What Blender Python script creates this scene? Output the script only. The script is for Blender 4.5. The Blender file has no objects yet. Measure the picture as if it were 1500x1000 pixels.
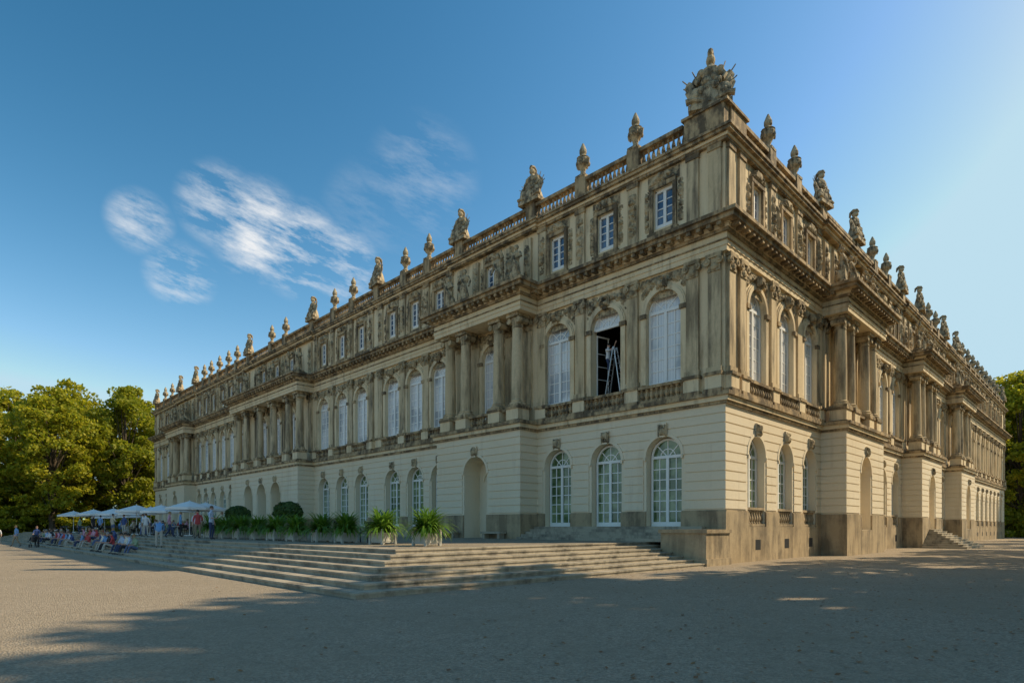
import bpy, math, random
from mathutils import Vector, Matrix, noise
random.seed(7)
R=random.random
def U(a,b): return random.uniform(a,b)
scene=bpy.context.scene
# ---------------------------------------------------------------- materials
def newmat(name):
    m=bpy.data.materials.new(name); m.use_nodes=True
    nt=m.node_tree; b=nt.nodes['Principled BSDF']
    return m,nt,b
def N(nt,t,**k):
    n=nt.nodes.new(t)
    for a,v in k.items():
        if a in n.inputs.keys(): n.inputs[a].default_value=v
        else: setattr(n,a,v)
    return n
def mixc(nt,fac,a,b,blend='MIX'):
    n=nt.nodes.new('ShaderNodeMix'); n.data_type='RGBA'; n.blend_type=blend
    for i,v in ((0,fac),(6,a),(7,b)):
        if hasattr(v,'node'): nt.links.new(v,n.inputs[i])
        elif i==0: n.inputs[0].default_value=v
        else: n.inputs[i].default_value=(*v,1)
    return n.outputs[2]
def maprange(nt,src,a,b,c=0,d=1):
    n=nt.nodes.new('ShaderNodeMapRange'); nt.links.new(src,n.inputs[0])
    n.inputs[1].default_value=a;n.inputs[2].default_value=b;n.inputs[3].default_value=c;n.inputs[4].default_value=d
    return n.outputs[0]
def texco(nt,scale=(1,1,1),kind='Object'):
    tc=nt.nodes.new('ShaderNodeTexCoord'); mp=nt.nodes.new('ShaderNodeMapping')
    mp.inputs['Scale'].default_value=scale
    nt.links.new(tc.outputs[kind],mp.inputs[0]); return mp.outputs[0]
def nz(nt,vec,scale,detail=6,rough=.6):
    n=nt.nodes.new('ShaderNodeTexNoise'); n.inputs['Scale'].default_value=scale
    n.inputs['Detail'].default_value=detail; n.inputs['Roughness'].default_value=rough
    nt.links.new(vec,n.inputs['Vector']); return n.outputs[0]
def bump(nt,b,h,strength,dist=.02):
    n=nt.nodes.new('ShaderNodeBump'); n.inputs['Strength'].default_value=strength; n.inputs['Distance'].default_value=dist
    nt.links.new(h,n.inputs['Height']); nt.links.new(n.outputs[0],b.inputs['Normal'])
def stone(name,base,dark,lo,hi,scale=.9,zs=.35,rough=.85,bs=.35,tint=None,maxd=1.0,fine=.3):
    m,nt,b=newmat(name)
    v=texco(nt,(1,1,zs)); v2=texco(nt,(1,1,1)); v3=texco(nt,(1,1,.07))
    n1=nz(nt,v,scale,9,.68); ns=nz(nt,v3,2.6,6,.65)
    av=N(nt,'ShaderNodeMath',operation='MULTIPLY_ADD'); nt.links.new(ns,av.inputs[0]); av.inputs[1].default_value=.42
    sc=N(nt,'ShaderNodeMath',operation='MULTIPLY'); nt.links.new(n1,sc.inputs[0]); sc.inputs[1].default_value=.58; nt.links.new(sc.outputs[0],av.inputs[2])
    f=maprange(nt,av.outputs[0],lo,hi,0,maxd)
    c=mixc(nt,f,base,dark)
    n2=nz(nt,v2,7,5,.7); c=mixc(nt,maprange(nt,n2,.35,.7,0,fine),c,tuple(x*.55 for x in base))
    n3=nz(nt,v2,.25,3,.5); c=mixc(nt,maprange(nt,n3,.4,.65,0,.4),c,tint or tuple(x*.8 for x in base))
    nt.links.new(c,b.inputs['Base Color']); b.inputs['Roughness'].default_value=rough
    b.inputs['Specular IOR Level'].default_value=.25
    bump(nt,b,nz(nt,v2,14,6,.7),bs,.03)
    return m
def plain(name,col,rough=.6,metal=0,var=.2,scale=6,coat=0):
    m,nt,b=newmat(name)
    n=nz(nt,texco(nt),scale,4,.6)
    c=mixc(nt,maprange(nt,n,.3,.7,0,var*2),col,tuple(x*.5 for x in col))
    nt.links.new(c,b.inputs['Base Color']); b.inputs['Roughness'].default_value=rough; b.inputs['Metallic'].default_value=metal
    b.inputs['Coat Weight'].default_value=coat
    return m
M_wall=stone('cream_render',(.80,.69,.51),(.46,.35,.23),.53,.69,.5,.25,tint=(.74,.60,.40),maxd=.55,fine=.12)
M_up=stone('cream_stone',(.80,.66,.44),(.24,.18,.115),.50,.62,.9,.3,tint=(.68,.50,.27),maxd=.78,fine=.2)
M_pil=stone('pilaster_stone',(.68,.54,.34),(.09,.075,.058),.465,.57,1.0,.22,tint=(.52,.38,.2),maxd=.88)
M_dark=stone('weathered_stone',(.54,.40,.23),(.045,.04,.034),.44,.54,1.6,.6,bs=.6,tint=(.38,.26,.13),maxd=.92)
M_plinth=stone('plinth_stone',(.48,.37,.23),(.11,.09,.065),.45,.58,.9,.6,bs=.5,tint=(.40,.29,.16),maxd=.85)
M_orn=stone('carved_stone',(.57,.45,.28),(.042,.037,.03),.45,.56,2.6,1,bs=.6,tint=(.45,.33,.17),maxd=.93)
M_step=stone('step_stone',(.48,.41,.30),(.15,.13,.10),.47,.60,.8,1,bs=.5)
M_white=plain('white_paint',(.84,.83,.79),.45,0,.04)
M_boxw=plain('planter_paint',(.60,.57,.50),.6,0,.2)
M_iron=plain('dark_iron',(.03,.03,.032),.5,.3)
M_alu=plain('aluminium',(.6,.6,.62),.35,.8,.1)
M_room=plain('dark_room_and_light_block',(.03,.022,.016),.9)
M_trunk=stone('bark',(.12,.09,.06),(.04,.03,.02),.4,.6,2,.2)
def curtain():
    m,nt,b=newmat('curtained_glass')
    tc=nt.nodes.new('ShaderNodeTexCoord'); sx=nt.nodes.new('ShaderNodeSeparateXYZ'); nt.links.new(tc.outputs['Object'],sx.inputs[0])
    ad=N(nt,'ShaderNodeMath',operation='ADD'); nt.links.new(sx.outputs[0],ad.inputs[0]); nt.links.new(sx.outputs[1],ad.inputs[1])
    mu=N(nt,'ShaderNodeMath',operation='MULTIPLY'); nt.links.new(ad.outputs[0],mu.inputs[0]); mu.inputs[1].default_value=38
    sn=N(nt,'ShaderNodeMath',operation='SINE'); nt.links.new(mu.outputs[0],sn.inputs[0])
    f=maprange(nt,sn.outputs[0],-1,1,0,.45)  # stripes put the shading of curtain folds into the flat pane's colour
    n=nz(nt,texco(nt,(.5,.5,.35)),1.1,3,.5)
    c=mixc(nt,f,(.74,.73,.72),(.46,.47,.50)); c=mixc(nt,maprange(nt,n,.52,.60,0,.65),c,(.18,.22,.27))
    nt.links.new(c,b.inputs['Base Color']); b.inputs['Roughness'].default_value=.5
    b.inputs['Coat Weight'].default_value=1; b.inputs['Coat Roughness'].default_value=.03
    return m
M_curt=curtain()
def glass(name,c1,c2,sc):
    m,nt,b=newmat(name)
    n=nz(nt,texco(nt),sc,3,.5)
    c=mixc(nt,maprange(nt,n,.42,.6),c1,c2); nt.links.new(c,b.inputs['Base Color'])
    b.inputs['Roughness'].default_value=.06; b.inputs['Specular IOR Level'].default_value=.8
    return m
M_glow=glass('lower_glass',(.06,.11,.04),(.22,.29,.14),1.2)  # mottled green paints reflections and curtains into the pane colour
M_gatt=glass('attic_glass',(.04,.08,.15),(.13,.19,.28),1.4)  # blue base colour paints the reflected sky into the panes
def leafmat(name,c1,c2,tr=.35,rough=.6):
    m,nt,b=newmat(name)
    g=nt.nodes.new('ShaderNodeNewGeometry'); oi=nt.nodes.new('ShaderNodeObjectInfo')
    c=mixc(nt,g.outputs['Random Per Island'],c1,c2)
    c=mixc(nt,maprange(nt,oi.outputs['Random'],0,1,0,.5),c,tuple(x*.8 for x in c1))
    nt.links.new(c,b.inputs['Base Color']); b.inputs['Roughness'].default_value=rough
    t=nt.nodes.new('ShaderNodeBsdfTranslucent'); nt.links.new(c,t.inputs[0])
    mx=nt.nodes.new('ShaderNodeMixShader'); mx.inputs[0].default_value=tr
    nt.links.new(b.outputs[0],mx.inputs[1]); nt.links.new(t.outputs[0],mx.inputs[2])
    nt.links.new(mx.outputs[0],nt.nodes['Material Output'].inputs[0])
    return m
M_leaf=leafmat('tree_leaves',(.22,.28,.015),(.62,.53,.03),.55)
M_agap=leafmat('strap_leaves',(.09,.20,.02),(.26,.43,.05),.4,.35)
M_topi=leafmat('topiary_leaves',(.03,.08,.01),(.10,.17,.02),.2)
M_dry=leafmat('dry_leaves',(.2,.08,.025),(.34,.18,.05),.1)

# ---------------------------------------------------------------- mesh builder
class Geo:
    def __init__(s): s.v=[]; s.f=[]
    def add(s,vs,fs):
        b=len(s.v); s.v.extend([FR(p) for p in vs])
        if FLIP: s.f.extend([tuple(b+i for i in reversed(f)) for f in fs])
        else: s.f.extend([tuple(b+i for i in f) for f in fs])
    def box(s,a0,a1,o0,o1,z0,z1):
        if a1<=a0 or o1<=o0 or z1<=z0: return
        s.add([(a0,o0,z0),(a1,o0,z0),(a1,o1,z0),(a0,o1,z0),(a0,o0,z1),(a1,o0,z1),(a1,o1,z1),(a0,o1,z1)],
              [(0,3,2,1),(4,5,6,7),(0,1,5,4),(1,2,6,5),(2,3,7,6),(3,0,4,7)])
    def quad(s,*p): s.add(p,[(0,1,2,3)])
    def lathe(s,a,o,z,prof,seg=8):
        vs=[];fs=[]
        for r,h in prof:
            for i in range(seg):
                t=2*math.pi*i/seg; vs.append((a+r*math.cos(t),o+r*math.sin(t),z+h))
        n=len(prof)
        for j in range(n-1):
            for i in range(seg):
                k=(i+1)%seg; fs.append((j*seg+i,j*seg+k,(j+1)*seg+k,(j+1)*seg+i))
        fs.append(tuple(reversed(range(seg)))); fs.append(tuple(range((n-1)*seg,n*seg)))
        s.add(vs,fs)
    def disc(s,a,z,o0,o1,r,seg=10):
        vs=[(a+r*math.cos(2*math.pi*i/seg),o,z+r*math.sin(2*math.pi*i/seg)) for o in (o0,o1) for i in range(seg)]
        fs=[(i,(i+1)%seg,seg+(i+1)%seg,seg+i) for i in range(seg)]+[tuple(range(seg)),tuple(reversed(range(seg,2*seg)))]
        s.add(vs,fs)
    def prism(s,pts,o0,o1):
        n=len(pts)
        vs=[(a,o0,z) for a,z in pts]+[(a,o1,z) for a,z in pts]
        fs=[tuple(range(n)),tuple(reversed(range(n,2*n)))]+[(i,n+i,n+(i+1)%n,(i+1)%n) for i in range(n)]
        s.add(vs,fs)
    def tube(s,path,rad,seg=6,caps=True):
        vs=[];fs=[];P=[Vector(p) for p in path]; n=len(P)
        ref=None
        for j in range(n):
            d=(P[min(j+1,n-1)]-P[max(j-1,0)]).normalized()
            if ref is None: ref=d.orthogonal().normalized()
            x=(ref-d*ref.dot(d)).normalized(); ref=x; y=d.cross(x)
            r=rad[j] if hasattr(rad,'__len__') else rad
            for i in range(seg):
                t=2*math.pi*i/seg; vs.append(tuple(P[j]+x*r*math.cos(t)+y*r*math.sin(t)))
        for j in range(n-1):
            for i in range(seg):
                k=(i+1)%seg; fs.append((j*seg+i,j*seg+k,(j+1)*seg+k,(j+1)*seg+i))
        fs.append(tuple(reversed(range(seg)))); fs.append(tuple(range((n-1)*seg,n*seg)))
        s.add(vs,fs)
    def loft(s,rings,seg=12,fold=0,nf=7):
        vs=[];fs=[]
        for j,(x,y,z,rx,ry) in enumerate(rings):
            for i in range(seg):
                t=2*math.pi*i/seg; k=1+fold*math.sin(nf*t+z*1.3)
                vs.append((x+rx*k*math.cos(t),y+ry*k*math.sin(t),z))
        n=len(rings)
        for j in range(n-1):
            for i in range(seg):
                k=(i+1)%seg; fs.append((j*seg+i,j*seg+k,(j+1)*seg+k,(j+1)*seg+i))
        fs.append(tuple(reversed(range(seg)))); fs.append(tuple(range((n-1)*seg,n*seg)))
        s.add(vs,fs)
    def ball(s,c,r,seg=10,rings=7,jit=0):
        rr=[]
        for j in range(rings+1):
            t=math.pi*j/rings; rr.append((c[0],c[1],c[2]-r[2]*math.cos(t),max(.002,r[0]*math.sin(t)),max(.002,r[1]*math.sin(t))))
        s.loft(rr,seg,jit,5)
    def mesh(s,name,mat,smooth=False):
        me=bpy.data.meshes.new(name); me.from_pydata(s.v,[],s.f); me.update()
        me.materials.append(mat)
        if smooth: me.shade_smooth()
        return me
    def obj(s,name,mat,parent=None,smooth=False,auto=False):
        o=bpy.data.objects.new(name,s.mesh(name,mat,smooth)); scene.collection.objects.link(o)
        if parent: o.parent=parent
        return o
def ident(p): return p
FR=ident; FLIP=False

AX=Vector((-.7009,.7133)); AN=Vector((-.7133,-.7009)); C0=Vector((9.63,27.0))
ANG=math.atan2(AX.y,AX.x)
def W(t,n,z=0):
    p=C0+AX*t+AN*n; return Vector((p.x,p.y,z))
def empty(name,loc=(0,0,0),rot=0):
    e=bpy.data.objects.new(name,None); e.location=loc; e.rotation_euler=(0,0,rot); scene.collection.objects.link(e); return e
def place(name,me,loc,rot=0,sc=1,parent=None):
    o=bpy.data.objects.new(name,me); o.location=loc; o.rotation_euler=(0,0,rot)
    o.scale=(sc,)*3 if not hasattr(sc,'__len__') else sc
    scene.collection.objects.link(o)
    if parent: o.parent=parent
    return o
palace=empty('palace',(C0.x,C0.y,0),ANG)

G={k:Geo() for k in ('ground_floor_walls','upper_walls','pilasters','cornices','carvings','balustrades','plinth','window_frames','curtained_panes','lower_panes','attic_panes','columns','basement_windows','dark_room_and_light_block')}
gw,uw,pi_,co,ca,ba,pl,wf,cp,lp,ap,cl,bv,dr=[G[k] for k in ('ground_floor_walls','upper_walls','pilasters','cornices','carvings','balustrades','plinth','window_frames','curtained_panes','lower_panes','attic_panes','columns','basement_windows','dark_room_and_light_block')]

def arcpts(ac,hw,zs,n=12): return [(ac+hw*math.cos(math.pi*i/n),zs+hw*math.sin(math.pi*i/n)) for i in range(n+1)]
def arch_wall(g,a0,a1,z0,z1,o,ac,hw,zb,zs,dep,arc=True):
    q=lambda x0,x1,y0,y1: g.quad((x0,o,y0),(x0,o,y1),(x1,o,y1),(x1,o,y0))
    q(a0,ac-hw,z0,z1); q(ac+hw,a1,z0,z1)
    if zb>z0: q(ac-hw,ac+hw,z0,zb)
    P=arcpts(ac,hw,zs) if arc else [(ac+hw,zs),(ac-hw,zs)]
    for (x0,y0),(x1,y1) in zip(P,P[1:]): g.quad((x0,o,y0),(x0,o,z1),(x1,o,z1),(x1,o,y1))
    out=[(ac+hw,zb)]+P+[(ac-hw,zb)]
    for (x0,y0),(x1,y1) in zip(out,out[1:]+out[:1]): g.quad((x0,o,y0),(x1,o,y1),(x1,o-dep,y1),(x0,o-dep,y0))
def hwat(op,z):
    ac,hw,zb,zs=op
    if z<zb: return 0
    if z<=zs: return hw
    d=z-zs
    return math.sqrt(hw*hw-d*d) if d<hw else 0
def courses(g,a0,a1,z0,z1,o,ops,proud=.05,ch=.435,gap=.058,m=.0):
    z=z0; k=max(1,round((z1-z0)/ch)); ch=(z1-z0)/k
    ops=[(a,h+m,b,s) for a,h,b,s in sorted(ops)]
    for i in range(k):
        zb=z0+i*ch+gap; zt=z0+(i+1)*ch
        sub=3 if any(zt>s-.1 and zb<s+h+.1 for a,h,b,s in ops) else 1
        for j in range(sub):
            y0=zb+(zt-zb)*j/sub; y1=zb+(zt-zb)*(j+1)/sub
            e0=[a0];e1=[a0]
            for op in ops:
                w0=hwat(op,y0);w1=hwat(op,y1)
                if w0<=0 and w1<=0: continue
                e0+= [op[0]-w0,op[0]+w0]; e1+=[op[0]-w1,op[0]+w1]
            e0.append(a1); e1.append(a1)
            for n in range(0,len(e0),2):
                b0,b1,t0,t1=e0[n],e0[n+1],e1[n],e1[n+1]
                g.add([(b0,o,y0),(b1,o,y0),(b1,o+proud,y0),(b0,o+proud,y0),(t0,o,y1),(t1,o,y1),(t1,o+proud,y1),(t0,o+proud,y1)],
                      [(0,3,2,1),(4,5,6,7),(1,2,6,5),(2,3,7,6),(3,0,4,7)])
def ring(g,ac,zs,r0,r1,o0,o1,n=12,a0=0,a1=math.pi):
    for i in range(n):
        t0=a0+(a1-a0)*i/n;t1=a0+(a1-a0)*(i+1)/n
        p=[(ac+r*math.cos(t),zs+r*math.sin(t)) for r,t in ((r0,t0),(r1,t0),(r1,t1),(r0,t1))]
        g.prism(p,o0,o1)
def window(pane,ac,hw,zb,zs,o,rows,arc=True,lower=True,vs=(-.5,0,.5),near=True):
    f=.10
    if lower:
        wf.box(ac-hw,ac-hw+f,o,o+.09,zb,zs); wf.box(ac+hw-f,ac+hw,o,o+.09,zb,zs)
        wf.box(ac-hw+f,ac+hw-f,o,o+.088,zb,zb+.22)
        wf.box(ac-.075,ac+.075,o,o+.10,zb+.22,zs-.06)
        for v in vs:
            if v: wf.box(ac+v*hw-.026,ac+v*hw+.026,o,o+.05,zb+.22,zs-.06)
        for i in range(1,rows):
            z=zb+.22+(zs-.06-zb-.22)*i/rows
            wf.box(ac-hw+f,ac-.075,o,o+.046,z-.024,z+.024); wf.box(ac+.075,ac+hw-f,o,o+.046,z-.024,z+.024)
    wf.box(ac-hw+f,ac+hw-f,o,o+.105,zs-.06,zs+.08)
    if arc:
        ring(wf,ac,zs,hw-f,hw,o,o+.09,12)
        ring(wf,ac,zs,hw*.45-.025,hw*.45+.025,o,o+.045,8)
        for t in (.25,.5,.75):
            c,s_=math.cos(math.pi*t),math.sin(math.pi*t); w=.026
            p=[(ac+c*r+sg*s_*w,zs+s_*r-sg*c*w) for r,sg in ((.06,1),(hw-f*.8,1),(hw-f*.8,-1),(.06,-1))]
            wf.prism(p,o,o+.048)
        P=arcpts(ac,hw,zs)
        b=zb if lower else zs
        pts=[(ac+hw,b)]+P+[(ac-hw,b)]
        pane.add([(a,o+.02,z) for a,z in pts],[tuple(range(len(pts)))])
    else:
        wf.box(ac-hw,ac+hw,o,o+.09,zs+.08,zs+.12)
        pane.quad((ac-hw,o+.02,zb),(ac+hw,o+.02,zb),(ac+hw,o+.02,zs+.1),(ac-hw,o+.02,zs+.1))
def relief(g,a0,a1,z0,z1,o,amp,res,seed,mask=None,freq=3.0,bias=.0):
    nx=max(3,int((a1-a0)/res)); nzz=max(3,int((z1-z0)/res)); vs=[];fs=[]
    for j in range(nzz+1):
        for i in range(nx+1):
            u=i/nx;w=j/nzz; a=a0+(a1-a0)*u; z=z0+(z1-z0)*w
            p=Vector((a*freq+seed*7.3,z*freq,seed*3.1))
            h=noise.noise(p)+.55*noise.noise(p*2.3)+.3*abs(noise.noise(p*4.1))+bias
            e=1-max(abs(2*u-1),abs(2*w-1))**4
            mk=e*(mask(a,z) if mask else 1)
            d=amp*min(1,max(0,h*1.6+.15))*mk-(.02 if (i in(0,nx) or j in (0,nzz) or mk<=0) else 0)
            if h*1.6+.15<=0: d=-.015
            vs.append((a,o+d,z))
    for j in range(nzz):
        for i in range(nx):
            b=j*(nx+1)+i; fs.append((b,b+nx+1,b+nx+2,b+1))
    g.add(vs,fs)
BP=[(.5,0),(.5,.08),(.28,.14),(.55,.32),(.6,.42),(.3,.72),(.24,.8),(.45,.86),(.45,1)]
def balusters(g,a0,a1,o,z0,z1,sp=.27,r=.13,seg=6):
    n=int((a1-a0)/sp)
    if n<1: return
    st=(a1-a0)/n
    for i in range(n): g.lathe(a0+st*(i+.5),o,z0,[(x*r*1.6,h*(z1-z0)) for x,h in BP],seg)
def capital(g,a,o,w,z,p):
    g.box(a-w*.62,a+w*.62,0,p+.10,z+.62,z+.8)
    g.box(a-w*.5,a+w*.5,0,p+.05,z,z+.1)
    g.box(a-w*.48,a+w*.48,0,p+.03,z+.1,z+.62)
    for sx in (-1,1):
        g.disc(a+sx*w*.5,z+.45,p-.02,p+.13,.17,9)
        g.disc(a+sx*w*.5,z+.45,p+.13,p+.17,.07,6)
    g.ball((a,p+.05,z+.2),(.2,.1,.17),6,4,.1)
def column(g,a,o,z0,z1,r=.36):
    g.box(a-r*1.4,a+r*1.4,o-r*1.4,o+r*1.4,z0,z0+.12)
    h=z1-z0
    cl.lathe(a,o,z0+.12,[(r*1.35,0),(r*1.38,.1),(r*1.12,.15),(r*1.2,.24),(r,.3),(r,1.4),(r*.95,2.8),(r*.86,h-.92)],16)
    z=z1-.8
    g.lathe(a,o,z,[(r*.95,0),(r*.95,.1),(r*.86,.12),(r*1.1,.55)],12)
    for sx in (-1,1):
        g.disc(a+sx*r*1.05,z+.42,o-r*1.05,o+r*1.08,.18,10)
    g.box(a-r*1.35,a+r*1.35,o-r*1.35,o+r*1.35,z+.6,z+.8)

def facade(frame,flip,bays,portos,L,left):
    global FR,FLIP
    FR,FLIP=frame,flip
    st=0
    def band(g,z0,z1,p,dk=1.0,endcap=True):
        cur=-p if left else 0
        for a0,a1,d,ar,cols in portos:
            g.box(cur,a0-p,0,p,z0,z1); g.box(a0-p,a1+p,0,d*dk+p,z0,z1); cur=a1+p
        g.box(cur,L+p,0,p,z0,z1)
    GHW,GZB,GZS=.98,1.7,5.12
    stretches=[];cur=0
    for p in portos: stretches.append((cur,p[0])); cur=p[1]
    stretches.append((cur,L))
    for s0,s1 in stretches:
        bs=[b for b in bays if s0<b<s1]
        e=[s0]+[(x+y)/2 for x,y in zip(bs,bs[1:])]+[s1]
        for i,b in enumerate(bs):
            arch_wall(gw,e[i],e[i+1],0,7.25,0,b,GHW,GZB,GZS,.6)
            window(lp,b,GHW-.06,GZB,GZS,-.45,6)
            gw.quad((b-GHW,-.52,GZB),(b+GHW,-.52,GZB),(b+GHW,-.52,6.2),(b-GHW,-.52,6.2))
            ring(gw,b,GZS,GHW,GHW+.16,.0,.075,14)
            gw.prism([(b-.14,GZS+GHW-.05),(b+.14,GZS+GHW-.05),(b+.24,GZS+GHW+.62),(b-.24,GZS+GHW+.62)],0,.16)
            relief(ca,b-.26,b+.26,GZS+GHW,GZS+GHW+.6,.15,.14,.08,b,None,5,.5)
            gw.box(b-GHW-.1,b-GHW,.0,.11,GZS-.16,GZS+.02); gw.box(b+GHW,b+GHW+.1,0,.11,GZS-.16,GZS+.02)
            if not left:
                pl.box(b-GHW,b+GHW,-.3,.05,GZB,GZB+.12); pl.box(b-GHW,b+GHW,-.26,.0,GZB+.8,GZB+.92)
                balusters(pl,b-GHW,b+GHW,-.13,GZB+.12,GZB+.8,.26,.11)
                bv.box(b-.3,b+.3,.08,.097,.55,1.05)  # flat dark panels standing in for the basement windows
            pl.box(b-GHW,b+GHW,0,.092,0,GZB-.02)
        courses(gw,s0-(.05 if (left and s0==0) else 0),s1,2.45,7.25,0,[(b,GHW,GZB,GZS) for b in bs],m=.16)
        ed=[s0-(.092 if left and s0==0 else 0)]
        for b in bs: ed+=[b-GHW,b+GHW]
        ed.append(s1)
        for i in range(0,len(ed),2):
            pl.box(ed[i],ed[i+1],0,.092,0,2.38); pl.box(ed[i],ed[i+1],0,.05,2.38,2.45)
    for a0,a1,d,ar,cols in portos:
        zb=.98 if left else 1.5
        hw=1.08
        e=[a0]+[(x+y)/2 for x,y in zip(ar,ar[1:])]+[a1]
        for i,b in enumerate(ar):
            arch_wall(gw,e[i],e[i+1],0,7.25,d,b,hw,zb,4.95,1.3)
            gw.quad((b-hw,d-1.3,zb),(b+hw,d-1.3,zb),(b+hw,d-1.3,6.1),(b-hw,d-1.3,6.1))
            if left and b>20: window(lp,b,.75,zb+.1,4.6,d-1.29,6)
            else:
                gw.box(b-.7,b+.7,d-1.3,d-1.24,zb+.1,4.5); ring(gw,b,4.6,.55,.72,d-1.3,d-1.22,12)
            ring(gw,b,4.95,hw,hw+.16,d,d+.08,14)
            gw.prism([(b-.14,4.95+hw-.05),(b+.14,4.95+hw-.05),(b+.24,4.95+hw+.6),(b-.24,4.95+hw+.6)],d,d+.16)
            relief(ca,b-.26,b+.26,4.95+hw,4.95+hw+.6,d+.15,.14,.08,b,None,5,.5)
        courses(gw,a0,a1,2.45,7.25,d,[(b,hw,zb,4.95) for b in ar],m=.16)
        ed=[a0]
        for b in ar: ed+=[b-hw,b+hw]
        ed.append(a1)
        for i in range(0,len(ed),2): pl.box(ed[i],ed[i+1],d,d+.09,0,2.42)
        for b in ar: pl.box(b-hw,b+hw,d,d+.09,0,zb-.01)
        gw.quad((a0,0,0),(a0,0,7.25),(a0,d,7.25),(a0,d,0)); gw.quad((a1,0,0),(a1,d,0),(a1,d,7.25),(a1,0,7.25))
        k=11;ch=(7.25-2.45)/k
        for i in range(k):
            gw.box(a0-.05,a0,0.05,d+.05,2.45+i*ch+.058,2.45+(i+1)*ch); gw.box(a1,a1+.05,.05,d+.05,2.45+i*ch+.058,2.45+(i+1)*ch)
        pl.box(a0-.09,a0,.092,d+.09,0,2.42); pl.box(a1,a1+.09,.092,d+.09,0,2.42)
    band(co,7.25,7.38,.16); band(uw,7.38,7.60,.24); band(co,7.60,7.78,.36)
    allb=sorted(bays+[x for p in portos for x in p[3]])
    e=[0]+[(x+y)/2 for x,y in zip(allb,allb[1:])]+[L]
    HW,ZB,ZS=.97,8.6,12.28
    for i,b in enumerate(allb):
        res=.075 if b<30 else .13
        openw=left and abs(b-6.6)<.1
        arch_wall(uw,e[i],e[i+1],7.78,14.1,0,b,HW,ZB,ZS,.45)
        window(cp,b,HW-.02,ZB,ZS,-.27,6,lower=not openw)
        ring(uw,b,ZS,HW,HW+.2,0,.12,16); ring(uw,b,ZS,HW+.2,HW+.27,0,.07,16)
        for sx in (-1,1):
            x=b+sx*(HW+.14)
            uw.box(x-.14,x+.14,0,.09,8.75,ZS-.22); co.box(x-.19,x+.19,0,.17,ZS-.22,ZS)
        co.prism([(b-.13,ZS+HW-.08),(b+.13,ZS+HW-.08),(b+.22,ZS+HW+.5),(b-.22,ZS+HW+.5)],0,.22)
        relief(ca,b-.3,b+.3,ZS+HW+.05,ZS+HW+.6,.2,.2,res*.8,b+3,None,5,.5)
        def mk(a,z,b=b):
            r=math.hypot(a-b,z-ZS); return 1 if r>HW+.42 else 0
        relief(ca,b-1.3,b+1.3,ZS+.6,14.05,.01,.16,res,b,mk,4,.1)
        inp=[p for p in portos if p[0]<b<p[1]]
        if not inp:
            ba.box(b-HW-.3,b+HW+.3,.02,.30,7.78,7.92); ba.box(b-HW-.3,b+HW+.3,.04,.32,8.5,8.64)
            balusters(ba,b-HW-.28,b+HW+.28,.17,7.92,8.5)
        arch_wall(uw,e[i],e[i+1],15.6,19.1,0,b,.55,16.35,18.3,.35,False)
        window(ap,b,.53,16.35,18.2,-.2,4,False,vs=(0,))
        for sx in (-1,1): co.box(b+sx*.65-.1,b+sx*.65+.1,0,.13,16.15,18.3)
        co.box(b-.75,b+.75,0,.15,18.3,18.5); co.box(b-.83,b+.83,0,.2,16.0,16.15)
        relief(ca,b-.88,b+.88,18.45,19.05,.04,.22,res,b+9,lambda a,z,b=b:1 if abs(a-b)<.88*(1-(z-18.45)/.75) else 0,5,.6)
        for sx in (-1,1): relief(ca,b+sx*.93-.16,b+sx*.93+.16,16.3,18.4,.01,.12,res,b+sx,None,5,.2)
    pp=[.45,1.55]
    for s0,s1 in stretches:
        bs=[b for b in bays if s0<b<s1]
        if s0>0: pp.append(max(s0+.45,bs[0]-1.72))
        for x,y in zip(bs,bs[1:]):
            if y-x>4.2: pp+= [x+1.6,y-1.6]
            else: pp.append((x+y)/2)
        if s1<L: pp.append(min(s1-.45,bs[-1]+1.7))
        else: pp+=[L-.45]
    for a in pp:
        w=.62;p=.15
        co.box(a-w*.7,a+w*.7,0,.34,7.78,7.95); uw.box(a-w*.64,a+w*.64,0,.28,7.95,8.55); co.box(a-w*.7,a+w*.7,0,.35,8.55,8.7)
        pi_.box(a-w*.6,a+w*.6,0,p+.07,8.7,8.95); pi_.box(a-w*.5,a+w*.5,0,p,8.95,13.3)
        capital(ca,a,0,w,13.3,p)
        pi_.box(a-.3,a+.3,0,.12,15.95,18.85); co.box(a-.34,a+.34,0,.17,18.85,19.1)
        if a>2: relief(ca,a-.26,a+.26,16.3,18.6,.11,.16,.075 if a<30 else .13,a,None,4,.25)
    band(uw,14.1,14.34,.16); band(uw,14.34,14.56,.2); band(co,14.56,14.62,.26); band(uw,14.62,14.92,.17); band(co,14.92,15.06,.3)
    band(uw,15.06,15.2,.34); band(co,15.24,15.44,.78); band(co,15.44,15.6,.92)
    band(uw,15.2,15.24,.4)
    def mods(x0,x1,o):
        n=max(1,int((x1-x0)/.5)); s=(x1-x0)/n
        for i in range(n): co.box(x0+s*(i+.5)-.1,x0+s*(i+.5)+.1,o+.34,o+.72,15.07,15.239)
    cur=-.3
    for a0,a1,d,ar,cols in portos:
        mods(cur,a0-.4,0); mods(a0-.4,a1+.4,d); cur=a1+.4
        for k in range(max(1,int(d/.5))):
            for (x0,x1) in ((a0-.72,a0-.345),(a1+.345,a1+.72)): co.box(x0,x1,.3+k*.5,.5+k*.5,15.07,15.239)
    mods(cur,L,0)
    band(co,15.6,15.72,.3,0.0); band(uw,15.72,15.95,.2,0.12)
    band(co,19.1,19.22,.2,.12); band(uw,19.22,19.36,.26,.12); band(co,19.36,19.5,.42,.12); band(co,19.5,19.62,.5,.12)
    c0=0 if left else .5
    ba.box(c0,L,-.45,.08,19.62,19.8); 
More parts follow.
